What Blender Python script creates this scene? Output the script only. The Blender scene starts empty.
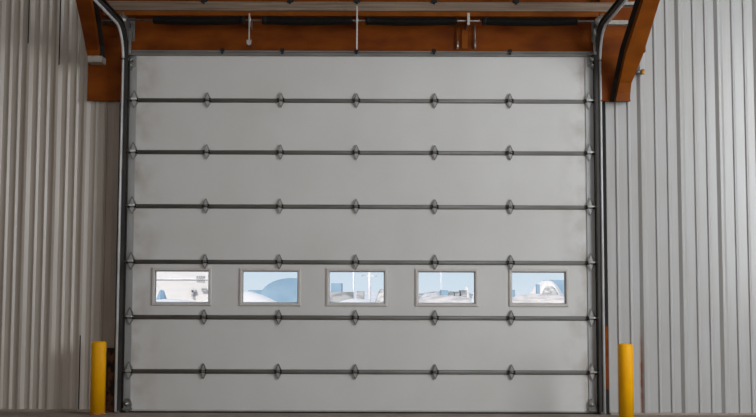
import bpy, bmesh, math, random
from mathutils import Vector, Matrix
random.seed(7)
S = bpy.context.scene
C = S.collection
PI = math.pi

# ------------------------------------------------------------------ camera
FPX, CX, CZ, DIST, PITCH, ROLL = 1053.0, 0.2005, 1.386, 11.90, 0.0761, 0.0032
cd = bpy.data.cameras.new('camera'); cam = bpy.data.objects.new('camera', cd); C.objects.link(cam)
cd.sensor_fit = 'HORIZONTAL'; cd.sensor_width = 36.0; cd.lens = FPX * 36.0 / 756.0
cd.clip_end = 1000
cam.matrix_world = (Matrix.Translation((CX, -DIST, CZ)) @ Matrix.Rotation(PI/2 + PITCH, 4, 'X') @ Matrix.Rotation(ROLL, 4, 'Z'))
S.camera = cam

# ------------------------------------------------------------------ world, sun, lights, exposure
w = bpy.data.worlds.new('sky'); S.world = w; w.use_nodes = True
nt = w.node_tree; nt.nodes.clear()
N = nt.nodes.new; L = nt.links.new
tc = N('ShaderNodeTexCoord'); sep = N('ShaderNodeSeparateXYZ'); L(tc.outputs['Generated'], sep.inputs[0])
rmp = N('ShaderNodeValToRGB'); L(sep.outputs['Z'], rmp.inputs[0])
rmp.color_ramp.elements[0].position = 0.0; rmp.color_ramp.elements[0].color = (0.74, 0.84, 0.92, 1)
rmp.color_ramp.elements[1].position = 0.6; rmp.color_ramp.elements[1].color = (0.20, 0.40, 0.75, 1)
e = rmp.color_ramp.elements.new(0.05); e.color = (0.64, 0.78, 0.90, 1)
ns = N('ShaderNodeTexNoise'); ns.inputs['Scale'].default_value = 9; ns.inputs['Detail'].default_value = 4
mp = N('ShaderNodeMapping'); mp.inputs['Scale'].default_value = (1, 1, 4); L(tc.outputs['Generated'], mp.inputs[0]); L(mp.outputs[0], ns.inputs['Vector'])
cr = N('ShaderNodeValToRGB'); cr.color_ramp.elements[0].position = 0.48; cr.color_ramp.elements[1].position = 0.68; L(ns.outputs[0], cr.inputs[0])
mx = N('ShaderNodeMix'); mx.data_type = 'RGBA'; L(cr.outputs[0], mx.inputs[0]); L(rmp.outputs[0], mx.inputs[6]); mx.inputs[7].default_value = (0.80, 0.88, 0.95, 1)
bg = N('ShaderNodeBackground'); L(mx.outputs[2], bg.inputs[0]); bg.inputs[1].default_value = 1.08
wo = N('ShaderNodeOutputWorld'); L(bg.outputs[0], wo.inputs[0])

def light(name, kind, loc, target, power, col, sx=1, sy=1):
    d = bpy.data.lights.new(name, kind); d.energy = power; d.color = col
    if kind == 'AREA': d.shape = 'RECTANGLE'; d.size = sx; d.size_y = sy
    o = bpy.data.objects.new(name, d); C.objects.link(o); o.location = loc
    o.rotation_euler = (Vector(target) - Vector(loc)).to_track_quat('-Z', 'Y').to_euler()
    return o
sun = light('sun', 'SUN', (0, -20, 30), (6, 0, 16), 3.9, (1, 0.92, 0.82)); sun.data.angle = 0.01
light('daylight_from_right', 'AREA', (7.8, -5.4, 3.3), (-0.8, 0, 1.5), 740, (0.94, 0.975, 1.0), 4.6, 4.6)  # unseen area lamp giving soft daylight from the right
light('ceiling_fill', 'AREA', (-0.5, -9.0, 5.5), (-0.3, -3.0, 0.0), 330, (1.0, 0.965, 0.93), 9, 8)  # added fill lamp, unseen, evens out brightness over door and walls
S.view_settings.view_transform = 'Standard'; S.view_settings.look = 'None'
S.view_settings.gamma = 1; S.view_settings.use_curve_mapping = False
S.view_settings.exposure = -0.08

# ------------------------------------------------------------------ helpers
def at(px, py, Y):
    """world point at depth plane Y seen at pixel (px,py) of the 756x417 frame"""
    dx, dy = px - 378.0, py - 208.5
    c, s = math.cos(ROLL), math.sin(ROLL)
    x, y = c*dx + s*dy, -s*dx + c*dy
    v = Vector((x/FPX, 1.0, -y/FPX))
    c, s = math.cos(PITCH), math.sin(PITCH)
    v = Vector((v.x, c*v.y - s*v.z, s*v.y + c*v.z))
    t = (Y + DIST) / v.y
    return Vector((CX + v.x*t, Y, CZ + v.z*t))
def X(px, py, Y): return at(px, py, Y).x
def Z(px, py, Y): return at(px, py, Y).z

def ramp(nt, src, stops):
    r = nt.nodes.new('ShaderNodeValToRGB'); nt.links.new(src, r.inputs[0])
    el = r.color_ramp.elements
    el[0].position, el[0].color = stops[0][0], (*stops[0][1], 1)
    el[1].position, el[1].color = stops[-1][0], (*stops[-1][1], 1)
    for p, c in stops[1:-1]:
        n = el.new(p); n.color = (*c, 1)
    return r
def mat(name, col, rough=0.5, metal=0.0, var=None, scale=(6, 6, 6), amt=(0.35, 0.7), detail=5, bump=0.0, bscale=60, extra=None, spec=0.5):
    """painted / metal surface: base colour mottled with a second one by noise, optional fine bump"""
    m = bpy.data.materials.new(name); m.use_nodes = True
    t = m.node_tree; b = t.nodes['Principled BSDF']
    b.inputs['Roughness'].default_value = rough; b.inputs['Metallic'].default_value = metal
    b.inputs['Specular IOR Level'].default_value = spec
    tc = t.nodes.new('ShaderNodeTexCoord'); geo = t.nodes.new('ShaderNodeNewGeometry')
    out = None
    mpn = t.nodes.new('ShaderNodeMapping'); t.links.new(geo.outputs['Position'], mpn.inputs[0]); mpn.inputs['Scale'].default_value = scale
    nz = t.nodes.new('ShaderNodeTexNoise'); nz.inputs['Scale'].default_value = 1; nz.inputs['Detail'].default_value = detail
    t.links.new(mpn.outputs[0], nz.inputs['Vector'])
    v = var if var else tuple(c*0.85 for c in col)
    r = ramp(t, nz.outputs[0], [(amt[0], col), (amt[1], v)]); out = r.outputs[0]
    if extra: out = extra(t, geo.outputs['Position'], out)
    t.links.new(out, b.inputs['Base Color'])
    if bump:
        n2 = t.nodes.new('ShaderNodeTexNoise'); n2.inputs['Scale'].default_value = bscale; n2.inputs['Detail'].default_value = 3
        t.links.new(geo.outputs['Position'], n2.inputs['Vector'])
        bp = t.nodes.new('ShaderNodeBump'); bp.inputs['Strength'].default_value = bump; bp.inputs['Distance'].default_value = 0.01
        t.links.new(n2.outputs[0], bp.inputs['Height']); t.links.new(bp.outputs[0], b.inputs['Normal'])
    return m

def mathn(t, op, a, b=None, clamp=False):
    n = t.nodes.new('ShaderNodeMath'); n.operation = op; n.use_clamp = clamp
    for i, v in enumerate((a, b)):
        if v is None: continue
        if isinstance(v, (int, float)): n.inputs[i].default_value = v
        else: t.links.new(v, n.inputs[i])
    return n.outputs[0]
def mixc(t, fac, a, col):
    n = t.nodes.new('ShaderNodeMix'); n.data_type = 'RGBA'; t.links.new(fac, n.inputs[0]); t.links.new(a, n.inputs[6]); n.inputs[7].default_value = (*col, 1)
    return n.outputs[2]

class MB:
    def __init__(s): s.bm = bmesh.new()
    def box(s, a, b, bev=0.0):
        x0, y0, z0 = a; x1, y1, z1 = b
        t = bmesh.new()
        vs = [t.verts.new(p) for p in ((x0,y0,z0),(x1,y0,z0),(x1,y1,z0),(x0,y1,z0),(x0,y0,z1),(x1,y0,z1),(x1,y1,z1),(x0,y1,z1))]
        for f in ((0,3,2,1),(4,5,6,7),(0,1,5,4),(1,2,6,5),(2,3,7,6),(3,0,4,7)): t.faces.new([vs[i] for i in f])
        if bev: bmesh.ops.bevel(t, geom=list(t.edges), offset=bev, segments=2, affect='EDGES', profile=0.5)
        s._merge(t); return s
    def _merge(s, t, M=None):
        if M: bmesh.ops.transform(t, matrix=M, verts=t.verts)
        bmesh.ops.recalc_face_normals(t, faces=t.faces)
        mp = {v: s.bm.verts.new(v.co) for v in t.verts}
        for f in t.faces:
            try:
                g = s.bm.faces.new([mp[v] for v in f.verts]); g.smooth = f.smooth
            except ValueError: pass
        t.free()
    def prism(s, pts, axis, d, bev=0.0):
        """closed outline pts (3D) extruded by vector d"""
        t = bmesh.new(); d = Vector(d)
        a = [t.verts.new(Vector(p)) for p in pts]; b = [t.verts.new(Vector(p) + d) for p in pts]
        n = len(pts); t.faces.new(a); t.faces.new(b[::-1])
        for i in range(n): t.faces.new([a[i], b[i], b[(i+1) % n], a[(i+1) % n]])
        if bev: bmesh.ops.bevel(t, geom=list(t.edges), offset=bev, segments=2, affect='EDGES', profile=0.5)
        s._merge(t); return s
    def loft(s, rings, cap=True, smooth=True, closed=True):
        t = bmesh.new(); R = [[t.verts.new(p) for p in r] for r in rings]; n = len(R[0])
        for i in range(len(R)-1):
            for j in range(n if closed else n-1):
                f = t.faces.new([R[i][j], R[i][(j+1) % n], R[i+1][(j+1) % n], R[i+1][j]]); f.smooth = smooth
        if cap:
            t.faces.new(R[0][::-1]); t.faces.new(R[-1])
        s._merge(t); return s
    def cyl(s, p0, p1, r0, r1=None, seg=16):
        p0, p1 = Vector(p0), Vector(p1); r1 = r0 if r1 is None else r1
        q = (p1-p0).to_track_quat('Z', 'Y')
        rings = [[p + q @ Vector((r*math.cos(2*PI*k/seg), r*math.sin(2*PI*k/seg), 0)) for k in range(seg)] for p, r in ((p0, r0), (p1, r1))]
        return s.loft(rings)
    def lathe(s, prof, o, axis, seg=24):
        """prof: (distance along axis, radius)"""
        o = Vector(o); q = Vector(axis).to_track_quat('Z', 'Y')
        return s.loft([[o + q @ Vector((max(r, 1e-4)*math.cos(2*PI*k/seg), max(r, 1e-4)*math.sin(2*PI*k/seg), h)) for k in range(seg)] for h, r in prof])
    def sweep(s, path, prof, up=(1, 0, 0)):
        """section prof (a,b) swept along path lying in a plane with normal `up`: a along up, b along the in-plane normal"""
        up = Vector(up).normalized(); rings = []
        P = [Vector(p) for p in path]
        for i, p in enumerate(P):
            tdir = ((P[min(i+1, len(P)-1)] - P[max(i-1, 0)])).normalized(); n = up.cross(tdir)
            rings.append([p + up*a + n*b for a, b in prof])
        return s.loft(rings, smooth=False)
    def tube(s, path, r, seg=6):
        P = [Vector(p) for p in path]; rings = []
        for i, p in enumerate(P):
            t = (P[min(i+1, len(P)-1)] - P[max(i-1, 0)]).normalized(); q = t.to_track_quat('Z', 'Y')
            rings.append([p + q @ Vector((r*math.cos(2*PI*k/seg), r*math.sin(2*PI*k/seg), 0)) for k in range(seg)])
        return s.loft(rings)
    def build(s, name, m, parent=None, loc=None):
        base = Vector((0, 0, 0))
        if parent is not None: base = wloc(parent)
        if loc is not None: o_loc = Vector(loc)
        else: o_loc = base
        bmesh.ops.translate(s.bm, vec=-o_loc, verts=s.bm.verts)
        me = bpy.data.meshes.new(name); s.bm.to_mesh(me); s.bm.free()
        if m: me.materials.append(m)
        o = bpy.data.objects.new(name, me); C.objects.link(o)
        if parent is not None: o.parent = parent
        o.location = o_loc - base
        return o
def wloc(o):
    v = Vector((0, 0, 0))
    while o is not None: v += o.location; o = o.parent
    return v
def thing(name, label, cat, loc, group=None, kind=None):
    o = bpy.data.objects.new(name, None); C.objects.link(o); o.location = loc; o.empty_display_size = 0.1
    tag(o, label, cat, group, kind); return o
def tag(o, label=None, cat=None, group=None, kind=None):
    if label: o['label'] = label
    if cat: o['category'] = cat
    if group: o['group'] = group
    if kind: o['kind'] = kind
    return o
def cp(o, parent, loc=None):
    c = o.copy(); C.objects.link(c); c.parent = parent
    if loc is not None: c.location = loc
    for k in list(o.children): cp(k, c)
    return c

# ------------------------------------------------------------------ materials
def door_edge_tint(t, pos, col):
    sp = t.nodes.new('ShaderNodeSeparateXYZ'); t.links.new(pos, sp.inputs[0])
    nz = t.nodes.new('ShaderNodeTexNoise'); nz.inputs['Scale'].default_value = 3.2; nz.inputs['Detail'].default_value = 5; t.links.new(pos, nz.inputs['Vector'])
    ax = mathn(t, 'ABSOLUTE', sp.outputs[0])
    edge = mathn(t, 'MULTIPLY', mathn(t, 'SUBTRACT', ax, 2.22), 3.2, True)          # browner noise blotches next to the end stiles
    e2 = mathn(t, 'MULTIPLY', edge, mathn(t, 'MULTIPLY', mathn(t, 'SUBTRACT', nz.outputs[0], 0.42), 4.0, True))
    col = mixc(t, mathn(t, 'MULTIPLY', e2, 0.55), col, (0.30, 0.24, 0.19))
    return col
M = {}
M['panel'] = mat('door_paint', (0.665, 0.668, 0.668), 0.42, var=(0.615, 0.612, 0.60), scale=(1.2, 1.2, 1.2), bump=0.12, bscale=160, extra=door_edge_tint)
M['stile'] = mat('galvanized_stile', (0.40, 0.41, 0.42), 0.45, 0.35, var=(0.33, 0.33, 0.33), scale=(9, 9, 3))
M['strut'] = mat('galvanized_strut', (0.20, 0.197, 0.187), 0.55, 0.15, var=(0.14, 0.135, 0.125), scale=(3, 9, 20))
M['hinge'] = mat('galvanized_hinge', (0.26, 0.26, 0.25), 0.4, 0.6, var=(0.15, 0.145, 0.14), scale=(20, 20, 20))
M['pin'] = mat('bright_zinc', (0.62, 0.62, 0.60), 0.3, 0.7, var=(0.45, 0.45, 0.44), scale=(30, 30, 30))
M['dark'] = mat('greasy_dark_steel', (0.022, 0.02, 0.017), 0.7, 0.0, spec=0.2, var=(0.02, 0.018, 0.016), scale=(8, 8, 8))
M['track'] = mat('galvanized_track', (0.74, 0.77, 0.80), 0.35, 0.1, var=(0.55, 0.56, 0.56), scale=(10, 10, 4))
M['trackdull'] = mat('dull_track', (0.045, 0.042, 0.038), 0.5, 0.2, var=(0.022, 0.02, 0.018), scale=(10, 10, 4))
M['seal'] = mat('rubber_seal', (0.012, 0.012, 0.012), 0.7)
M['alu'] = mat('alu_retainer', (0.6, 0.6, 0.58), 0.35, 0.5)
M['wframe'] = mat('window_frame_plastic', (0.62, 0.59, 0.56), 0.4, var=(0.55, 0.52, 0.49), scale=(6, 6, 6))
M['spring'] = mat('oiled_black_spring', (0.008, 0.007, 0.006), 0.6, 0.0, spec=0.2)
M['orange'] = mat('red_oxide_primer', (0.22, 0.052, 0.003), 0.6, 0.0, var=(0.105, 0.020, 0.0015), scale=(2.2, 2.2, 5), amt=(0.38, 0.72), bump=0.1, spec=0.12)
M['orange2'] = mat('ochre_primer', (0.25, 0.068, 0.005), 0.5, 0.0, var=(0.17, 0.042, 0.003), scale=(4, 4, 4), spec=0.12)
M['dust'] = mat('dusty_timber', (0.27, 0.20, 0.145), 0.75, 0.0, var=(0.14, 0.095, 0.065), scale=(1.3, 20, 45), amt=(0.35, 0.66), bump=0.2)
M['rust'] = mat('rusty_base', (0.16, 0.06, 0.025), 0.8, 0.0, var=(0.012, 0.008, 0.006), scale=(14, 14, 9), amt=(0.40, 0.52))
def wall_dirt(zx):
    def f(t, pos, col):
        mpn = t.nodes.new('ShaderNodeMapping'); t.links.new(pos, mpn.inputs[0]); mpn.inputs['Scale'].default_value = (9, 1, 0.5)
        nz = t.nodes.new('ShaderNodeTexNoise'); nz.inputs['Scale'].default_value = 1; nz.inputs['Detail'].default_value = 6; t.links.new(mpn.outputs[0], nz.inputs['Vector'])
        return mixc(t, mathn(t, 'MULTIPLY', mathn(t, 'MULTIPLY', mathn(t, 'SUBTRACT', nz.outputs[0], 0.47), 3.5, True), 0.35), col, zx)
    return f
M['wall_l'] = mat('liner_panel_beige', (0.56, 0.51, 0.46), 0.33, 0.0, var=(0.50, 0.455, 0.41), scale=(1, 1, 0.7), extra=wall_dirt((0.33, 0.27, 0.22)))
def rust_streak(t, pos, col):
    col = wall_dirt((0.36, 0.31, 0.27))(t, pos, col)
    sp = t.nodes.new('ShaderNodeSeparateXYZ'); t.links.new(pos, sp.inputs[0])
    nz = t.nodes.new('ShaderNodeTexNoise'); nz.inputs['Scale'].default_value = 7; t.links.new(pos, nz.inputs['Vector'])
    a = mathn(t, 'SUBTRACT', 1.0, mathn(t, 'DIVIDE', mathn(t, 'ABSOLUTE', mathn(t, 'SUBTRACT', sp.outputs[0], X(641.5, 380, -.03))), 0.028), True)
    b = mathn(t, 'MULTIPLY', mathn(t, 'SUBTRACT', 1.0, sp.outputs[2]), 3.0, True)
    return mixc(t, mathn(t, 'MULTIPLY', mathn(t, 'MULTIPLY', a, b), mathn(t, 'MULTIPLY', nz.outputs[0], 1.5), True), col, (0.30, 0.10, 0.03))
M['wall_r'] = mat('liner_panel_white', (0.475, 0.478, 0.482), 0.27, 0.0, var=(0.44, 0.435, 0.43), scale=(1, 1, 0.7), extra=rust_streak)
M['trim'] = mat('flashing', (0.36, 0.30, 0.25), 0.4, var=(0.28, 0.23, 0.19), scale=(8, 8, 1))
M['conc'] = mat('concrete', (0.29, 0.245, 0.21), 0.75, var=(0.2, 0.165, 0.14), scale=(3, 3, 3), detail=8, bump=0.2, bscale=40)
M['ceil'] = mat('ceiling_liner', (0.5, 0.48, 0.45), 0.6)
M['yellow'] = mat('safety_yellow', (0.90, 0.43, 0.0), 0.5, var=(0.76, 0.32, 0.0), scale=(5, 5, 2), amt=(0.45, 0.75), spec=0.2)
M['mud'] = mat('scuffed_orange', (0.35, 0.13, 0.03), 0.7, var=(0.62, 0.30, 0.01), scale=(14, 14, 14), amt=(0.42, 0.6))
M['clampgrey'] = mat('bracket_zinc', (0.42, 0.39, 0.35), 0.4, 0.4, var=(0.3, 0.28, 0.25), scale=(20, 20, 20))
M['snow'] = mat('snow', (0.84, 0.775, 0.71), 0.8, var=(0.76, 0.70, 0.64), scale=(0.15, 0.03, 1), spec=0.1)
M['snowdirt'] = mat('snowy_gravel', (0.68, 0.63, 0.58), 0.9, var=(0.33, 0.32, 0.31), scale=(2.2, 1, 5), amt=(0.38, 0.6), spec=0.1)
M['pale'] = mat('pale_cladding', (0.66, 0.62, 0.59), 0.7, var=(0.60, 0.57, 0.55), scale=(0.4, 1, 3), spec=0.2)
M['blue'] = mat('blue_tarpaulin', (0.30, 0.41, 0.49), 0.6, var=(0.19, 0.29, 0.38), scale=(0.25, 0.25, 0.3), spec=0.2)
M['gravel'] = mat('pale_gravel', (0.74, 0.655, 0.585), 0.9, var=(0.55, 0.49, 0.44), scale=(1.2, 1, 6), amt=(0.4, 0.6), spec=0.1)
M['greyfar'] = mat('far_grey', (0.20, 0.205, 0.21), 0.8, var=(0.42, 0.41, 0.40), scale=(1.2, 1, 4), amt=(0.4, 0.55))
M['white'] = mat('far_white', (0.82, 0.80, 0.79), 0.6, spec=0.2)
g = bpy.data.materials.new('window_glass'); g.use_nodes = True; t = g.node_tree; t.nodes.clear()
tr = t.nodes.new('ShaderNodeBsdfTransparent'); tr.inputs[0].default_value = (0.97, 0.985, 1, 1); gl = t.nodes.new('ShaderNodeBsdfGlossy'); gl.inputs['Roughness'].default_value = 0.03
ms = t.nodes.new('ShaderNodeMixShader'); ms.inputs[0].default_value = 0.06; t.links.new(tr.outputs[0], ms.inputs[1]); t.links.new(gl.outputs[0], ms.inputs[2])
om = t.nodes.new('ShaderNodeOutputMaterial'); t.links.new(ms.outputs[0], om.inputs[0]); M['glass'] = g

# ------------------------------------------------------------------ key measures (door inner face is the plane Y = 0)
JZ = [4.1036, 3.5252, 2.9294, 2.3119, 1.6833, 1.0620, 0.4582, 0.0]      # joint heights, top edge to floor
HX = [-2.60, -1.7663, -0.9282, -0.0661, 0.8261, 1.6819, 2.60]           # hinge columns
HX = [HX[0]] + [v+0.018 for v in HX[1:6]] + [HX[6]]
DL, DR = -2.665, 2.665                                                   # door edges
WL, WR = 0.12, -0.03                                                     # planes of the left and right liner walls
JL, JR = X(118, 250, 0), X(604, 250, 0)

# ------------------------------------------------------------------ structure
m = MB(); m.box((-8, -17, -0.12), (8, 0.35, 0)); tag(m.build('floor', M['conc']), kind='structure')
m = MB(); m.box((-8, -17, 5.7), (8, 0.5, 5.85)); tag(m.build('ceiling', M['ceil']), kind='structure')
m = MB(); m.box((-8.1, -17, 0), (-8, 0.5, 5.7)); tag(m.build('wall_left', M['wall_l']), kind='structure')
m = MB(); m.box((8, -17, 0), (8.1, 0.5, 5.7)); tag(m.build('wall_right', M['wall_r']), kind='structure')
m = MB(); m.box((-8, -17.1, 0), (8, -17, 5.7)); tag(m.build('wall_behind', M['wall_r']), kind='structure')

def ribbed(name, x0, x1, y, z0, z1, pitch, xmaj, mt, back, hmaj=0.034):
    """pressed steel liner sheet: one tall rib and two low ones in every pitch"""
    pts = []
    k0 = math.floor((x0 - xmaj)/pitch) - 1
    prof = [(-0.050, 0), (-0.016, hmaj), (0.012, hmaj), (0.048, 0)]
    k = k0
    raw = []
    while xmaj + k*pitch < x1 + pitch:
        bx = xmaj + k*pitch
        for dx, h in prof: raw.append((bx+dx, h))
        for c in (0.36, 0.67):
            for dx, h in ((-0.019, 0), (-0.009, 0.020), (-0.001, 0.020), (0.022, 0)): raw.append((bx+c*pitch+dx, h))
        k += 1
    raw = [(a, h) for a, h in raw if x0 < a < x1]
    raw = [(x0, 0)] + raw + [(x1, 0)]
    m = MB()
    out = [(a, y-h) for a, h in raw] + [(x1, back), (x0, back)]
    bm = m.bm
    lo = [bm.verts.new((a, b, z0)) for a, b in out]; hi = [bm.verts.new((a, b, z1)) for a, b in out]
    n = len(out)
    for i in range(n): bm.faces.new([lo[i], lo[(i+1) % n], hi[(i+1) % n], hi[i]])
    bm.faces.new(hi); bm.faces.new(lo[::-1])
    bmesh.ops.recalc_face_normals(bm, faces=bm.faces)
    return tag(m.build(name, mt), kind='structure')
xl = X(106, 130, WL)
pl = (X(86, 130, WL) - X(27.5, 130, WL)) / 2
ribbed('wall_back_left', -8, xl, WL, 0, 5.7, pl, X(86, 130, WL), M['wall_l'], 0.36)
pr = (X(718.7, 130, WR) - X(640.2, 130, WR)) / 2
xr = X(607.5, 250, WR)
ribbed('wall_back_right', xr, 8, WR, 0, 5.7, pr, X(641.5, 130, WR), M['wall_r'], 0.36, 0.036)
for k, (px, py, z0_, z1_, yy) in enumerate(((106.2, 130, 0.0, 3.52, WL-0.002), (60.9, 30, 3.95, 5.7, WL-0.034), (29.5, 30, 4.2, 5.7, WL-0.034), (79.9, 390, 0.0, 0.85, WL-0.034))):
    x = X(px, py, WL); m = MB(); m.box((x-0.006, yy-0.004, z0_), (x+0.006, yy+0.002, z1_)); tag(m.build('trim_%d' % (k+3), M['seal']), kind='structure')
# flashing between the left liner and the door post, upper wall over the lintel
m = MB(); m.box((xl, WL-0.012, 0), (JL, 0.36, 4.2)); m.box((xl, WL-0.03, 0), (xl+0.018, WL, 4.2)); m.box((xl+0.09, WL-0.018, 0), (xl+0.10, WL, 4.2))
tag(m.build('trim_1', M['trim']), kind='structure')
m = MB(); m.box((JR, WR+0.01, 0), (xr, 0.36, 4.2)); tag(m.build('trim_2', M['wall_r']), kind='structure')
m = MB(); m.box((xl, 0.14, 4.2), (xr, 0.36, 5.7)); tag(m.build('wall_back', M['wall_l']), kind='structure')
# floor-level dark angle along both walls
m = MB(); m.box((-8, WL-0.05, 0), (xl, WL, 0.022)); tag(m.build('baseboard_left', M['trim']), kind='structure')
m = MB(); m.box((xr, WR-0.05, 0), (8, WR, 0.02)); tag(m.build('baseboard_right', M['trim']), kind='structure')

# ------------------------------------------------------------------ the sectional door
door = thing('door_1', 'white sectional overhead door with five small windows in one row', 'garage door', (0, 0, 0), kind='structure')
WIN = []
for (g0, g1) in ((155.0, 208.3), (242.5, 297.6), (329.2, 384.2), (418.2, 474.8), (512.0, 565.4)):
    WIN.append((X(g0, 287, 0.0), X(g1, 287, 0.0)))
WZ0, WZ1 = Z(357, 303.0, 0), Z(357, 271.6, 0)
for i in range(7):
    z1, z0 = JZ[i], JZ[i+1] + (0.016 if i == 6 else 0)
    m = MB(); gap = 0.004
    if i == 4:
        m.box((DL, 0, WZ1), (DR, 0.05, z1-gap)); m.box((DL, 0, z0+gap), (DR, 0.05, WZ0))
        xs = [DL] + [v for w_ in WIN for v in w_] + [DR]
        for k in range(0, len(xs), 2): m.box((xs[k], 0, WZ0), (xs[k+1], 0.05, WZ1))
    else:
        m.box((DL, 0, z0+gap), (DR, 0.05, z1-gap), 0.003)
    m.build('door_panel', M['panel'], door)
    for s in (-1, 1):
        xa = X(126.3, 250, -.01) if s < 0 else X(587.2, 250, -.01)
        xb = X(133.4, 250, -.01) if s < 0 else X(596.5, 250, -.01)
        m = MB(); m.box((xa, -0.012, z0+0.004), (xb, 0.0, z1-0.004), 0.002); m.build('end_stile', M['stile'], door)
        if s < 0: SLx = (xa, xb)
        else: SRx = (xa, xb)
# joint struts
for i in range(0, 7):
    z = JZ[i]
    if i == 0:
        m = MB(); m.box((DL+.02, -0.046, z-0.026), (DR-.02, 0.0, z-0.008), .002); m.box((DL+.02, -0.030, z-0.064), (DR-.02, 0.0, z-0.026), .003)
        o = m.build('top_strut', M['strut'], door)
        continue
    # a half-round pressed rail over the joint
    pr_ = [(0.0, -0.026), (-0.010, -0.025), (-0.020, -0.014), (-0.023, 0.0), (-0.020, 0.014), (-0.010, 0.022), (0.0, 0.024)]
    xa, xb = SLx[1]-0.01, SRx[0]+0.01
    m = MB(); m.loft([[(x_, b, z+a) for b, a in pr_] for x_ in (xa, xb)], smooth=True); m.build('joint_rail', M['strut'], door)
# bottom retainer and rubber seal
m = MB(); m.box((DL, -0.006, 0.016), (DR, 0.052, 0.034), .002); m.build('bottom_retainer', M['alu'], door)
m = MB(); m.box((DL, -0.004, 0.0), (DR, 0.045, 0.016), .004); m.build('bottom_seal', M['seal'], door)

# hinges
def leaf(m, hw, h, z0, sgn, y0, th, x):
    pts = [(-hw, y0, z0), (hw, y0, z0), (hw*1.0, y0, z0+sgn*h*0.28), (hw*0.55, y0, z0+sgn*h*0.66), (hw*0.16, y0, z0+sgn*h), (-hw*0.16, y0, z0+sgn*h), (-hw*0.55, y0, z0+sgn*h*0.66), (-hw*1.0, y0, z0+sgn*h*0.28)]
    m.prism([(p[0]+x, p[1], p[2]) for p in pts], None, (0, -th, 0))
def make_hinge(x, z, end=0):
    loc = (x, -0.024, z)
    hw = 0.031 if not end else 0.040
    hu, hd = (0.075, 0.068) if not end else (0.098, 0.080)
    m = MB()
    leaf(m, hw, hu, z+0.012, 1, -0.003, 0.022, x); leaf(m, hw, hd, z-0.012, -1, -0.003, 0.022, x)
    m.cyl((x-hw-0.012, -0.034, z+0.002), (x+hw+0.012, -0.034, z+0.002), 0.008, seg=10)
    h = m.build('hinge', M['hinge'], door, loc=loc)
    m = MB()
    for q in (-1, 1): m.box((x+q*hw-0.011, -0.042, z-0.020), (x+q*hw+0.011, -0.002, z+0.022), .003)
    m.build('knuckle', M['dark'], h)
    # raised centre of the two leaves; its lighter colour stands in for relief shading
    m = MB(); leaf(m, hw*0.50, hu*0.66, z+0.018, 1, -0.025, 0.005, x); leaf(m, hw*0.50, hd*0.66, z-0.018, -1, -0.025, 0.005, x)
    m.cyl((x, -0.030, z+0.030), (x, -0.036, z+0.030), 0.007, seg=8)
    m.build('embossed_rib', M['stile'], h)
    return h
mid = make_hinge(HX[1], JZ[1]); first = True
endL = None
for i in range(1, 7):
    for j in range(1, 6):
        if i == 1 and j == 1: continue
        cp(mid, door, (HX[j], -0.024, JZ[i]))
hxl, hxr = X(131.8, 206, -.03), X(590.3, 206, -.03)
protos = {}
for s, hx in ((-1, hxl), (1, hxr)):
    h = make_hinge(hx, JZ[1], s)
    m = MB(); m.cyl((hx-s*0.035, -0.052, JZ[1]+0.008), (hx+s*0.085, -0.052, JZ[1]+0.008), 0.010, seg=12)
    m.box((hx-0.03, -0.062, JZ[1]-0.004), (hx+0.03, -0.02, JZ[1]+0.020), .002)
    m.build('roller_stem', M['pin'], h)
    m = MB(); wx = hx+s*0.092
    m.lathe([(0, 0.008), (0.001, 0.024), (0.016, 0.024), (0.017, 0.008)], (wx, -0.052, JZ[1]+0.008), (s, 0, 0)); m.build('roller_wheel', M['dark'], h)
    for i in range(2, 7): cp(h, door, (hx, -0.024, JZ[i]))
# top roller brackets and bottom corner brackets
for s, hx, zz in ((-1, X(131.2, 59, -.03), Z(131, 60, 0)), (1, X(592, 58, -.03), Z(592, 60, 0))):
    m = MB(); m.box((hx-0.052, -0.016, zz-0.085), (hx+0.052, -0.003, zz+0.07), .002)
    m.box((hx-0.052, -0.05, zz+0.045), (hx+0.045, -0.014, zz+0.062), .002)
    m.box((hx-0.028, -0.06, zz-0.02), (hx+0.028, -0.014, zz+0.018), .004); m.prism([(hx-0.03, -0.012, zz-0.08), (hx+0.03, -0.012, zz-0.08), (hx, -0.012, zz-0.13)], None, (0, -0.01, 0))
    b = m.build('top_bracket', M['hinge'], door, loc=(hx, -0.01, zz))
    for dz in (-0.06, 0.0): 
        mm = MB(); mm.cyl((hx, -0.012, zz+dz-0.01), (hx, -0.066, zz+dz-0.01), 0.011, seg=6); mm.build('bolt', M['pin'], b)
for s, hx, zz in ((-1, X(127.2, 406, -.03), 0.085), (1, X(592.5, 406, -.03), 0.095)):
    m = MB(); pts = [(hx+0.048*math.cos(a)*1.0, -0.012, zz+0.078*math.sin(a)) for a in [2*PI*k/14 for k in range(14)]]
    m.prism(pts, None, (0, -0.022, 0), 0.003)
    m.box((hx-0.052, -0.045, 0.032), (hx+0.052, -0.008, 0.05), .003)
    b = m.build('bottom_bracket', M['hinge'], door, loc=(hx, -0.01, zz))
    mm = MB(); mm.lathe([(0, 0.024), (0.012, 0.026), (0.02, 0.014), (0.034, 0.013), (0.035, 0.002)], (hx-0.008, -0.03, zz+0.015), (0, -1, 0), 14); mm.build('cable_button', M['pin'], b)
# little clips on the top strut
for px in (222.5, 282.5, 356.5, 434, 510):
    x = X(px, 51, -.05); z = JZ[0]
    m = MB(); m.box((x-0.022, -0.062, z-0.022), (x+0.022, -0.02, z+0.016), .004); m.cyl((x, -0.055, z-0.028), (x, -0.055, z-0.048), 0.012, seg=8); m.build('strut_clip', M['dark'], door)

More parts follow.
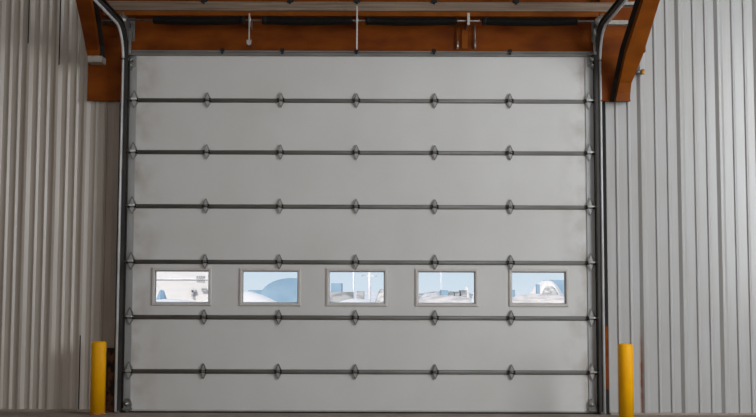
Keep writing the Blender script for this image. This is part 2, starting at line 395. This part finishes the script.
# windows
for (xa, xb) in WIN:
    F = 0.036; D_ = 0.016
    xo, xp, zo, zp = xa-F, xb+F, WZ0-F, WZ1+F
    m = MB()
    def ring(r0, y0, r1, y1, smooth=False):
        a = [(xa-r0, y0, WZ0-r0), (xb+r0, y0, WZ0-r0), (xb+r0, y0, WZ1+r0), (xa-r0, y0, WZ1+r0)]
        return a
    prof = [(F, 0.0), (F, -0.010), (F-0.008, -D_), (0.010, -D_), (0.004, -0.008), (0.0, 0.0), (0.0, 0.030), (-0.006, 0.034), (-0.006, 0.048), (0.0, 0.050)]
    t_ = bmesh.new(); R = [[t_.verts.new(p) for p in ring(r, y, 0, 0)] for r, y in prof]
    for a in range(len(R)-1):
        for k in range(4): t_.faces.new([R[a][k], R[a][(k+1) % 4], R[a+1][(k+1) % 4], R[a+1][k]])
    m._merge(t_)
    f = m.build('window_frame', M['wframe'], door, loc=((xa+xb)/2, 0, (WZ0+WZ1)/2))
    m = MB(); m.box((xa-0.004, 0.036, WZ0-0.004), (xb+0.004, 0.040, WZ1+0.004)); m.build('window_pane', M['glass'], f)

# ------------------------------------------------------------------ tracks
def track(side, label):
    s = side
    xo = X(121.3, 206, -0.06) if s < 0 else X(600.6, 206, -0.06)      # centre of the bright outer flange
    root = thing('door_track', label, 'door track', (xo, 0, 0))
    zh = 4.35; R_ = 0.38; yv = -0.055
    path = [(xo, yv, 0.02), (xo, yv, zh-R_)]
    for k in range(1, 21):
        a = k/20*PI/2; path.append((xo, yv - R_*(1-math.cos(a)), zh-R_ + R_*math.sin(a)))
    path += [(xo, yv-1.5, zh+0.01), (xo, yv-3.9, zh+0.03)]
    # C-section rail: web facing the camera side outward, lips towards the door
    a0 = 0.020
    inx = -s
    def flip(p): return [(a*inx, b) for a, b in p]
    c_prof = flip([(-a0, -0.026), (0.045, -0.026), (0.045, -0.020), (-a0+0.006, -0.020), (-a0+0.006, 0.020), (0.045, 0.020), (0.045, 0.026), (-a0, 0.026)])
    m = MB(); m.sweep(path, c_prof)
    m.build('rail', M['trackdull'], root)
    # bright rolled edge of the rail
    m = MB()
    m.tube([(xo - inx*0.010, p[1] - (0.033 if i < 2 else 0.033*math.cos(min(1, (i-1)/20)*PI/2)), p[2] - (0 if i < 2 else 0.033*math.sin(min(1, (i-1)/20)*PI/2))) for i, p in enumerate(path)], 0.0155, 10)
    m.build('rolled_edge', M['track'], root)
    # mounting angle to the post, dark
    xa, xb = sorted((xo + inx*0.020, xo + inx*0.058))
    m = MB(); m.box((xa, -0.018, 0), (xb, -0.006, zh-0.36)); m.build('mounting_angle', M['dark'], root)
    for zz in (0.5, 1.5, 2.5, 3.4):
        m = MB(); xa, xb = sorted((xo - inx*0.018, xo + inx*0.05)); m.box((xa, -0.03, zz-0.03), (xb, -0.004, zz+0.03), .002)
        m.cyl((xo, -0.03, zz), (xo, -0.045, zz), 0.009, seg=6); m.build('jamb_clip', M['hinge'], root)
    m = MB(); m.box((xo-0.028, -0.085, 0), (xo+0.028, -0.02, 0.03), .003); m.build('foot', M['hinge'], root)
    return root, xo
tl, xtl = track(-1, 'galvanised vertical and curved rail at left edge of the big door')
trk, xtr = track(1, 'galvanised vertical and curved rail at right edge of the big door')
for (root, a, b, y, hh) in ((trk, (608, 23), (628, 23), -0.10, 0.030), (trk, (622, 3.5), (640, 4.5), -0.55, 0.024), (tl, (101.5, 21.3), (113, 21), -0.10, 0.010)):
    p, q = at(*a, y), at(*b, y); z = (p.z+q.z)/2
    m = MB(); m.box((p.x, y-0.012, z-hh), (q.x, y+0.012, z+hh), .002); m.box((p.x, y-0.012, z-hh), (q.x, 0.06 if y > -.3 else y+.05, z-hh+0.012)); m.build('tie_angle', M['clampgrey'] if root is trk else M['hinge'], root)

# ------------------------------------------------------------------ steel lintel, legs, posts
HY = 0.055
zc = Z(357, 9.5, HY); zb = Z(357, 47, HY)
lx0, lx1 = X(88, 80, HY), JL+0.03
rx0, rx1 = JR-0.03, X(630, 90, HY)
head = thing('header_beam', 'long orange-brown primed steel beam across the wall over the door', 'beam', (0, HY, zb))
m = MB(); m.box((lx0, HY, zb-0.06), (JR, 0.14, zc+0.3), .004)
m.box((lx0, HY-0.045, zc-0.015), (JR, HY, zc+0.012), .003)
m.box((rx0, -0.09, zb+0.05), (X(641, 20, -.09), -0.068, zc+0.3), .003)
m.build('web', M['orange'], head)
for (a, b, yy, zz) in ((lx0, lx1, HY-0.012, Z(100, 101, HY)), (rx0, X(630, 90, -.09), -0.095, Z(615, 101.5, -.09))):
    m = MB(); m.box((a, yy, zz), (b, yy+0.026, zb+0.1), .004); m.box((a, yy-0.018, zz), (b, yy+0.01, zz+0.018), .003); m.build('end_plate', M['orange'], head)
m = MB()
for px in (457.5,):
    x = X(px+7, 35, HY); m.box((x-0.035, HY-0.012, Z(px, 49, HY)), (x+0.035, HY, Z(px, 26, HY)), .003)
m.build('stiffener', M['orange2'], head)

def post(xa, xb, ya, yb, za, zb_, mt, label):
    m = MB(); m.box((xa, ya, za), (xb, ya+0.01, zb_)); m.box((xa, ya, za), (xa+0.01, yb, zb_)); m.box((xb-0.01, ya, za), (xb, yb, zb_))
    return m
jpl = thing('steel_post', 'dark rusty steel post behind the left door rail, base eaten away', 'post', (JL, 0.03, 0))
m = MB(); m.box((X(116.5, 250, .03), 0.03, 0.0), (X(129, 250, .03), 0.10, Z(120, 103, .03)), .002); m.build('flange', M['dark'], jpl)
m = MB(); m.box((X(106.5, 380, .08), 0.075, 0.0), (X(118.5, 380, .08), 0.10, Z(110, 348, .08)), .004); m.build('rusted_base', M['rust'], jpl)
for (ya, yb_) in ((262, 285),):
    m = MB(); m.box((X(117.0, 270, .02), 0.02, Z(117, yb_, .02)), (X(119.6, 270, .02), 0.03, Z(117, ya, .02))); m.build('primer_patch', M['orange'], jpl)
jpr = thing('steel_post', 'dark steel post behind the right door rail, orange primer showing near its foot', 'post', (JR, 0.0, 0))
xa, xb = xtr+0.021, X(607.2, 250, -.04)
m = MB(); m.box((xa, -0.035, 0.0), (xb, 0.06, Z(604, 389, 0)), .002); m.box((xa, -0.035, Z(604, 326, 0)), (xb, 0.06, zb-0.02), .002); m.build('flange', M['dark'], jpr)
m = MB(); m.box((xa, -0.033, Z(604, 389, 0)), (xb, 0.06, Z(604, 326, 0))); m.build('primed_length', M['orange'], jpr)

# dusty rail over the springs
RY = -0.10
z0, z1 = Z(357, 10.8, RY), Z(357, 1.6, RY)
rail = thing('timber_rail', 'dusty grey-brown timber rail running above the black springs', 'beam', (0, RY, z0))
m = MB(); m.box((X(103, 5, RY), RY, z0), (X(617, 5, RY), 0.055, z1), .006); m.build('plank', M['dust'], rail)
m = MB(); m.box((X(103, 5, RY), RY+0.02, z0-0.055), (X(617, 5, RY), 0.055, z0), .003); m.build('steel_ledge', M['orange2'], rail)
for px in (204, 290, 357, 434, 516):
    x = X(px, 1, RY); m = MB(); m.box((x-0.035, RY-0.02, z1-0.012), (x+0.035, RY+0.06, z1+0.03), .003); m.cyl((x, RY-0.01, z1-0.03), (x, RY-0.01, z1), 0.012, seg=8); m.build('hanger_clip', M['dark'], rail)

# ------------------------------------------------------------------ torsion shaft with springs and drums
SY = -0.19
p0, p1 = at(128, 20.4, SY), at(597, 20.6, SY)
zs = Z(357, 20.5, SY)
shaft = thing('torsion_shaft', 'thin steel shaft over the door carrying four black springs', 'shaft', (0, SY, zs))
m = MB(); m.cyl((X(119, 20, SY), SY, zs), (X(609, 20, SY), SY, zs), 0.0105, seg=12); m.build('rod', M['hinge'], shaft)
def spring(xa, xb):
    n = int((xb-xa)/0.0125); seg = 10; pts = []
    for k in range(n*seg+1):
        u = k/(n*seg); a = 2*PI*k/seg
        sag = -0.010*math.sin(PI*u); r = 0.040 + 0.004*math.sin(PI*u)
        pts.append((xa+(xb-xa)*u, SY + r*math.cos(a), zs+sag + r*math.sin(a)))
    m = MB(); m.tube(pts, 0.0068, 5)
    return m.build('spring', M['spring'], shaft)
for (a, b, ca, cb) in ((153.5, 244.5, 0, 1), (262.5, 352, 1, 0), (366, 456.5, 1, 0), (482.5, 577, 1, 0)):
    xa, xb = X(a, 20, SY), X(b, 20, SY); sp = spring(xa, xb)
    for (x, d, big) in ((xa, 1, ca), (xb, -1, cb)):
        m = MB(); r = 0.050 if big else 0.042
        m.lathe([(-0.004, 0.012), (0.0, r*0.85), (0.012, r), (0.035, r), (0.06, r*0.8), (0.061, 0.012)], (x-d*0.004, SY, zs), (d, 0, 0), 16); m.build('winding_cone', M['spring'], sp)
def drum(x, s, py):
    m = MB(); m.lathe([(0, 0.02), (0.001, 0.062), (0.008, 0.078), (0.012, 0.078), (0.016, 0.06), (0.022, 0.058), (0.028, 0.060), (0.034, 0.055), (0.040, 0.057), (0.050, 0.045), (0.062, 0.034), (0.070, 0.032), (0.071, 0.01)], (x, SY, zs), (-s, 0, 0), 28)
    d = m.build('cable_drum', M['clampgrey'] if s > 0 else M['hinge'], shaft)
drum(X(601.5, 20, SY), 1, 20); drum(X(120.5, 20, SY), -1, 20)

# bearing plates
def bracket(px, ytop, ybot, label, hw, foot=False, mt='clampgrey'):
    x = X(px, 30, SY); zt, zb_ = Z(px, ytop, SY), Z(px, ybot, SY)
    r = thing('bearing_bracket', label, 'bracket', (x, HY-0.02, zs), 'bearing brackets on the spring shaft')
    m = MB(); m.box((x-hw, SY-0.03, zb_), (x+hw, SY-0.022, zt), .002); m.box((x-0.004, SY-0.025, zs-0.05), (x+0.004, HY, zs+0.05)); m.build('plate', M[mt], r)
    m = MB(); m.lathe([(-0.014, 0.012), (-0.013, 0.026), (0.013, 0.026), (0.014, 0.012)], (x, SY, zs), (1, 0, 0), 14); m.build('bearing', M['pin'], r)
    if foot:
        m = MB(); m.prism([(x-0.028, SY-0.02, zb_+0.05), (x+0.028, SY-0.02, zb_+0.05), (x+0.026, SY-0.02, zb_), (x, SY-0.02, zb_-0.014), (x-0.026, SY-0.02, zb_)], None, (0, -0.03, 0), .003); m.build('foot', M['clampgrey'], r)
        m = MB(); m.box((x-0.006, SY-0.02, zb_+0.035), (x+0.006, HY, zb_+0.042)); m.build('stand_off', M['hinge'], r)
    return r
bracket(249.5, 14, 45, 'tall thin zinc bracket with a small foot between the first two springs', 0.0085, True)
bracket(357, 6.5, 50, 'tallest thin zinc bracket, at the middle of the spring shaft', 0.0085, mt='pin')
bracket(468.3, 13.5, 25.5, 'short bright zinc bearing plate between the third and fourth springs', 0.014, mt='pin')
for px, y0, y1, lab in ((457.6, 26, 49, 'thin upright steel rod on the orange beam, left of the short bracket'), (475, 25.5, 48.5, 'thin upright steel rod on the orange beam, right of the short bracket')):
    x = X(px, 35, HY-.03); zt, zb_ = Z(px, y0, HY-.03), Z(px, y1, HY-.03)
    r = thing('winding_rod', lab, 'rod', (x, HY-0.03, zb_), 'steel rods under the short bracket')
    m = MB(); m.cyl((x, HY-0.03, zb_+0.08), (x, HY-0.03, zt), 0.0075, seg=8); m.build('shank', M['orange2'] if px < 460 else M['clampgrey'], r)
    m = MB(); m.cyl((x, HY-0.03, zb_), (x, HY-0.03, zb_+0.09), 0.011, seg=8); m.build('socket', M['pin'], r)
# end bearing plates behind the drums and lift cables
for s, px, lab in ((-1, 124.5, 'grey end bearing plate behind the left cable drum'), (1, 597.5, 'grey end bearing plate behind the right cable drum')):
    x = X(px, 20, SY) + (0.012 if s < 0 else 0.03)
    r = thing('end_bearing_plate', lab, 'bracket', (x, HY, zs))
    m = MB(); m.box((x-0.004+s*.02, SY-0.05, zs-0.075), (x+0.004+s*.02, HY, zs+0.075), .002); m.box((x-0.05, HY-0.012, zs-0.19), (x+0.05, HY, zs+0.09), .003); m.build('plate', M['hinge'], r)
    m = MB(); m.cyl((x+s*.034, SY, zs), (x+s*.014, SY, zs), 0.030, seg=14); m.build('bearing', M['pin'], r)
for s, pa, pb, lab in ((-1, (130.5, 24), (130.0, 410), 'thin steel cable dropping from the left drum beside the door'), (1, (594.3, 24), (598.6, 410), 'thin steel cable dropping from the right drum beside the door')):
    a = at(*pa, -0.085); xx = X(124.6, 300, -.075) if s < 0 else X(597.2, 300, -.075)
    r = thing('lift_cable', lab, 'cable', (xx, -0.075, 0.12))
    m = MB(); m.tube([(a.x, -0.085, a.z), ((a.x+xx)/2, -0.078, 3.9), (xx, -0.075, 3.4), (xx, -0.075, 0.12)], 0.006, 6); m.build('wire', M['trackdull'], r)
    m = MB(); m.box((a.x-0.016, -0.10, a.z-0.36), (a.x+0.016, -0.07, a.z-0.05), .004); m.build('ferrule', M['hinge'], r)

# ------------------------------------------------------------------ knee braces (box sections rising towards the viewer)
def brace(pts, label, mt, dpt):
    """pts: (left px, right px, py, Y) rows from foot to head; solid box section, real depth behind the front face"""
    base = at((pts[0][0]+pts[0][1])/2, pts[0][2], pts[0][3])
    r = thing('knee_brace', label, 'brace', base)
    P = [(at(a, y, Y), at(b, y, Y)) for a, b, y, Y in pts]
    rings = []
    for i, (l, rr) in enumerate(P):
        l0 = (P[max(i-1, 0)][0]); l1 = P[min(i+1, len(P)-1)][0]
        tdir = Vector((0, l1.y-l0.y, l1.z-l0.z)).normalized(); n = Vector((0, tdir.z, -tdir.y))
        if n.y < 0: n = -n
        rings.append([l, rr, rr + n*dpt, l + n*dpt])
    m = MB(); m.loft(rings, smooth=False); m.build('beam', mt, r)
    inner = 1 if pts[0][0] < 378 else -1; rings = []
    for i, (l, rr) in enumerate(P):
        l0 = (P[max(i-1, 0)][0]); l1 = P[min(i+1, len(P)-1)][0]
        tdir = Vector((0, l1.y-l0.y, l1.z-l0.z)).normalized(); n = Vector((0, tdir.z, -tdir.y))
        if n.y < 0: n = -n
        u = Vector((0.05*inner, 0, 0)); o0, o1 = l+n*dpt, rr+n*dpt
        if inner > 0: o1 = o1+u
        else: o0 = o0+u
        rings.append([o0, o1, o1+n*0.012, o0+n*0.012])
    m = MB(); m.loft(rings, smooth=False); m.build('shade_plate', M['dark'], r)  # dark plate widened inward, stands in for the brace's shaded side
    return r
b = brace([(615.7, 630, 101, -0.215), (617.5, 630.4, 93, -0.22), (619.7, 631.5, 83, -0.26), (625.8, 643, 55, -0.55), (643.5, 660, 0, -1.15), (657, 673, -45, -1.75)], 'orange sloping box brace beside the right end of the lintel', M['orange2'], 0.09)
m = MB(); q = at(643, 49, -0.5); m.box((q.x-0.01, -0.50, q.z-0.03), (q.x+0.03, -0.43, q.z+0.05), .003); m.build('lug', M['orange'], b)
b = brace([(88.5, 98.5, 60, -0.12), (86, 98.0, 50, -0.16), (82.3, 95.5, 30, -0.42), (75.5, 90.5, 0, -0.85), (68, 84, -40, -1.4)], 'orange-brown sloping box brace beside the left end of the lintel', M['orange'], 0.09)
p, q = at(87.3, 62, -0.20), at(102, 55.6, -0.20)
m = MB(); m.box((p.x, -0.20, p.z), (q.x, -0.02, q.z), .004); m.build('foot_clamp', M['clampgrey'], b)
# small pipe stub on right wall
q = at(639, 72, -0.12)
st = thing('pipe_stub', 'small rusty-capped conduit stub sticking out right of the brace foot', 'pipe', (q.x, WR, q.z))
m = MB(); m.cyl((X(635, 72, -0.12), -0.12, q.z), (X(641, 72, -0.12), -0.12, q.z), 0.018, seg=12); m.cyl((X(638, 72, -.12), -0.12, q.z), (X(638, 72, -.12), WR, q.z), 0.014, seg=10); m.build('elbow', M['hinge'], st)
m = MB(); m.cyl((X(641, 72, -0.12), -0.12, q.z), (X(644, 72, -0.12), -0.12, q.z), 0.032, seg=12); m.build('cap', M['mud'], st)

# ------------------------------------------------------------------ bollards
def bollard(x, y, h, r, label):
    o = thing('bollard', label, 'bollard', (x, y, 0), 'yellow bollards either side of the door')
    m = MB(); m.lathe([(0.0, r), (h-0.018, r), (h-0.006, r-0.008), (h, r-0.02), (h+0.001, 0.001)], (x, y, 0), (0, 0, 1), 40); m.build('tube', M['yellow'], o)
    m = MB(); m.lathe([(0.0, r+0.001), (0.0, r+0.010), (0.012, r+0.006), (0.022, r+0.0012), (0.023, r+0.0005)], (x, y, 0), (0, 0, 1), 40); m.build('base_ring', M['mud'], o)
yb_ = -0.17; x = (X(90.2, 405, yb_) + X(104.8, 405, yb_))/2; r = (X(104.8, 405, yb_) - X(90.2, 405, yb_))/2
bollard(x, yb_, Z(98, 341.3, yb_), r, 'yellow steel bollard on the left of the big door')
yb_ = -0.95; x = (X(618.6, 405, yb_) + X(634, 405, yb_))/2; r = (X(634, 405, yb_) - X(618.6, 405, yb_))/2
bollard(x, yb_, Z(626, 343.8, yb_), r*0.97, 'yellow steel bollard on the right of the big door')

# ------------------------------------------------------------------ the yard seen through the panes
m = MB(); m.box((-150, 0.36, -0.4), (150, 420, -0.12)); tag(m.build('snowy_ground', M['snow']), kind='structure')
def bumpy(name, cxp, cyp, rx, ry, h, mt, label, cat, seed=1, sharp=1.0, rough=0.12):
    random.seed(seed); ph = [random.uniform(0, 6.28) for _ in range(6)]
    m = MB(); nr, na = 9, 28; rings = []
    bm = m.bm; top = None; V = []
    for i in range(nr+1):
        u = i/nr
        V.append([bm.verts.new((cxp + rx*(1-u)*math.cos(2*PI*k/na)*(1+rough*math.sin(3*2*PI*k/na+ph[0])), cyp + ry*(1-u)*math.sin(2*PI*k/na), -0.12 + h*(math.sin(u*PI/2)**sharp)*(1+rough*(1-u)*math.sin(5*2*PI*k/na+ph[1])+rough*0.5*(1-u)*math.sin(9*2*PI*k/na+ph[2])))) for k in range(na)] if i < nr else [bm.verts.new((cxp, cyp, -0.12+h))])
    for i in range(nr-1):
        for k in range(na): f = bm.faces.new([V[i][k], V[i][(k+1) % na], V[i+1][(k+1) % na], V[i+1][k]]); f.smooth = True
    for k in range(na): f = bm.faces.new([V[nr-1][k], V[nr-1][(k+1) % na], V[nr][0]]); f.smooth = True
    o = m.build(name, mt, loc=(cxp, cyp, -0.12)); tag(o, label, cat); return o
def hill(px0, px1, ytop, Y, mt, name, label, cat, ry=None, **k):
    a, b = at(px0, 288, Y), at(px1, 288, Y); h = Z((px0+px1)/2, ytop, Y)+0.12
    return bumpy(name, (a.x+b.x)/2, Y, (b.x-a.x)/2, ry or (b.x-a.x)/2.5, h, mt, label, cat, **k)
def fbox(px0, px1, y0, y1, Y, d, mt, name, label, cat, ground=False, roof=None):
    a, b = at(px0, y1, Y), at(px1, y0, Y)
    zlo = -0.12 if ground else a.z
    o = thing(name, label, cat, ((a.x+b.x)/2, Y, zlo))
    m = MB(); m.box((a.x, Y, zlo), (b.x, Y+d, b.z), .02); m.build('body', mt, o)
    return o, a, b
# window 1: pale clad building with a downpipe, a vent and a tarpaulin
o, a, b = fbox(128, 217, 262, 290, 70, 12, M['pale'], 'pale_building', 'pale clad building filling the view of the leftmost door window', 'building', True)
m = MB(); p = at(182, 279, 69.8)
m.box((a.x, 69.85, p.z-0.03), (b.x, 70, p.z+0.03)); m.build('eaves_band', M['white'], o)
p = at(192.2, 290.2, 69.6)
m = MB(); m.box((p.x-0.05, 69.6, p.z-0.50), (p.x+0.09, 69.95, p.z)); m.box((p.x-0.05, 69.6, p.z-0.14), (p.x+0.26, 69.95, p.z)); m.build('downpipe', M['greyfar'], o)
p, q = at(195.5, 282, 69.9), at(204.5, 276, 69.9); m = MB()
for k in range(8):
    for j in range(3):
        if (k+j) % 2: m.box((p.x+(q.x-p.x)*k/8, 69.9, p.z+(q.z-p.z)*j/3), (p.x+(q.x-p.x)*(k+1)/8, 70.0, p.z+(q.z-p.z)*(j+1)/3))
m.build('vent_grille', M['greyfar'], o)
p, q = at(201.5, 291.3, 69.7), at(206.5, 288.5, 69.7); m = MB(); m.box((p.x, 69.7, p.z), (q.x, 69.95, q.z)); m.build('wall_lamp', M['greyfar'], o)
hill(155, 168.5, 289.8, 60, M['blue'], 'tarp_pile', 'small blue tarpaulin heap in front of the pale building', 'pile', ry=1.0, seed=3, sharp=0.8)
hill(100, 242, 298.8, 40, M['snow'], 'snow_bank', 'low snow bank below the pale building', 'snow bank', ry=3, seed=4, rough=0.05)
# window 2: blue dome shelter and a snow bank
a = at(259, 288, 90); b = at(325, 288, 90)
rr = (b.x-a.x)/2*1.0
dm = thing('blue_shelter', 'large rounded blue fabric shelter seen through the second window', 'shelter', ((a.x+b.x)/2, 90, -0.12))
m = MB(); ht = Z(285, 278, 90)+0.12; rings = []
cxd = (a.x+b.x)/2
for k in range(13):
    u = k/12; yy = 90 + 9*u
    rings.append([(cxd + rr*math.cos(t_)*1.0, yy, -0.12 + ht*max(0, math.sin(t_))**0.75) for t_ in [PI*j/20 for j in range(21)]])
m.loft(rings); m.build('cover', M['blue'], dm)
hill(186, 296, 290.8, 55, M['snow'], 'snow_bank', 'smooth snow bank sloping down before the blue shelter', 'snow bank', ry=3, seed=6, rough=0.03)
fbox(248, 262, 290, 293, 110, 3, M['blue'], 'blue_container', 'low blue container left of the rounded blue shelter', 'container', True)
# window 3: posts, blue box and low grey stacks
def pole(px, w_, y0, Y, label, arm=None):
    p = at(px, y0, Y); o = thing('yard_pole', label, 'pole', (p.x, Y, -0.12), 'white poles in the yard')
    m = MB(); m.cyl((p.x, Y, -0.12), (p.x, Y, p.z), w_*Y/2/1053*1.1, seg=12); m.build('mast', M['white'], o)
    if arm:
        q0, q1 = at(arm[0], arm[2], Y), at(arm[1], arm[2], Y); m = MB(); m.box((q0.x, Y-0.06, q0.z-0.07), (q1.x, Y+0.06, q0.z+0.03)); m.build('crossarm', M['snowdirt'], o)
pole(353.7, 2.0, 255, 60, 'thin white pole seen in the middle door window')
pole(369.6, 3.2, 255, 60, 'thick white pole with a crossarm seen in the middle door window', (361.5, 377, 275.5))
pole(441.0, 1.5, 255, 70, 'thin white pole seen in the fourth door window')
fbox(331, 341.5, 283.2, 292, 80, 3, M['blue'], 'blue_container', 'tall blue container at the left of the middle door window', 'container', True)
fbox(322, 353, 292, 298, 50, 1.5, M['greyfar'], 'grey_pallet_stack', 'long low grey stack at the left of the middle door window', 'stack', True)
fbox(356.5, 364, 291.2, 300, 48, 1.5, M['greyfar'], 'grey_crate', 'upright grey crate between the two white poles', 'crate', True)
hill(370, 396, 289.5, 48, M['snowdirt'], 'rubble_heap', 'grey snowy rubble heap right of the thick white pole', 'rubble', ry=1.2, seed=8, rough=.25)
hill(310, 402, 298.5, 38, M['snow'], 'snow_bank', 'low snow bank in front of the grey stack and white poles', 'snow bank', ry=3, seed=9, rough=.04)
# window 4
fbox(441.5, 448.2, 290.2, 295.8, 66, 2, M['blue'], 'blue_bin', 'small blue bin at the foot of the thin white pole', 'bin', True)
for k, (x0, x1, y0, lab) in enumerate(((449.5, 454, 292.3, 'leftmost of the low grey machines beyond the blue bin'), (454.8, 459.6, 291.6, 'middle one of the low grey machines beyond the blue bin'), (461, 467, 290.2, 'tallest, rightmost of the low grey machines beyond the blue bin'))):
    fbox(x0, x1, y0, 295, 75, 2, M['greyfar'], 'yard_machine', lab, 'machine', True)
hill(400, 492, 291.2, 90, M['snowdirt'], 'rubble_heap', 'long low snowy rubble ridge seen in the fourth door window', 'rubble', ry=3, seed=12, sharp=.5, rough=.04)
hill(462, 471, 286.8, 85, M['snow'], 'snow_mound', 'small snow mound on the ridge in the fourth door window', 'snow mound', ry=1, seed=13)
hill(468.5, 482, 292, 50, M['white'], 'snow_mound', 'white mound at the right edge of the fourth door window', 'snow mound', ry=1, seed=14)
hill(380, 512, 295.2, 55, M['gravel'], 'gravel_bank', 'low pale gravel bank in front of the blue bin and grey machines', 'gravel bank', ry=3, seed=21, rough=.03)
# window 5
hill(526, 568, 280.5, 80, M['snow'], 'snow_mound', 'big white snow mound behind the rubble in the rightmost window', 'snow mound', ry=2.5, seed=15, sharp=.8)
hill(537, 560, 286.5, 70, M['snowdirt'], 'rubble_heap', 'grey rubble heap in front of the big snow mound', 'rubble', ry=1.2, seed=16, rough=.3)
fbox(536.8, 539.8, 284.2, 295, 68, 0.5, M['blue'], 'blue_board', 'narrow upright blue board leaning at the rubble heap', 'board', True)
fbox(533.5, 538.5, 294.0, 297, 66, 0.6, M['greyfar'], 'dark_crate', 'small dark crate at the foot of the blue board', 'crate', True)
fbox(552, 584, 280, 298, 100, 6, M['blue'], 'blue_shed', 'blue shed right of the big snow mound', 'shed', True)
fbox(506, 515, 289.8, 293.5, 110, 3, M['blue'], 'blue_container', 'low blue container at the left of the rightmost window', 'container', True)
hill(470, 610, 293.6, 60, M['gravel'], 'gravel_bank', 'low pale gravel bank across the bottom of the rightmost window', 'gravel bank', ry=2.5, seed=18, rough=.04)
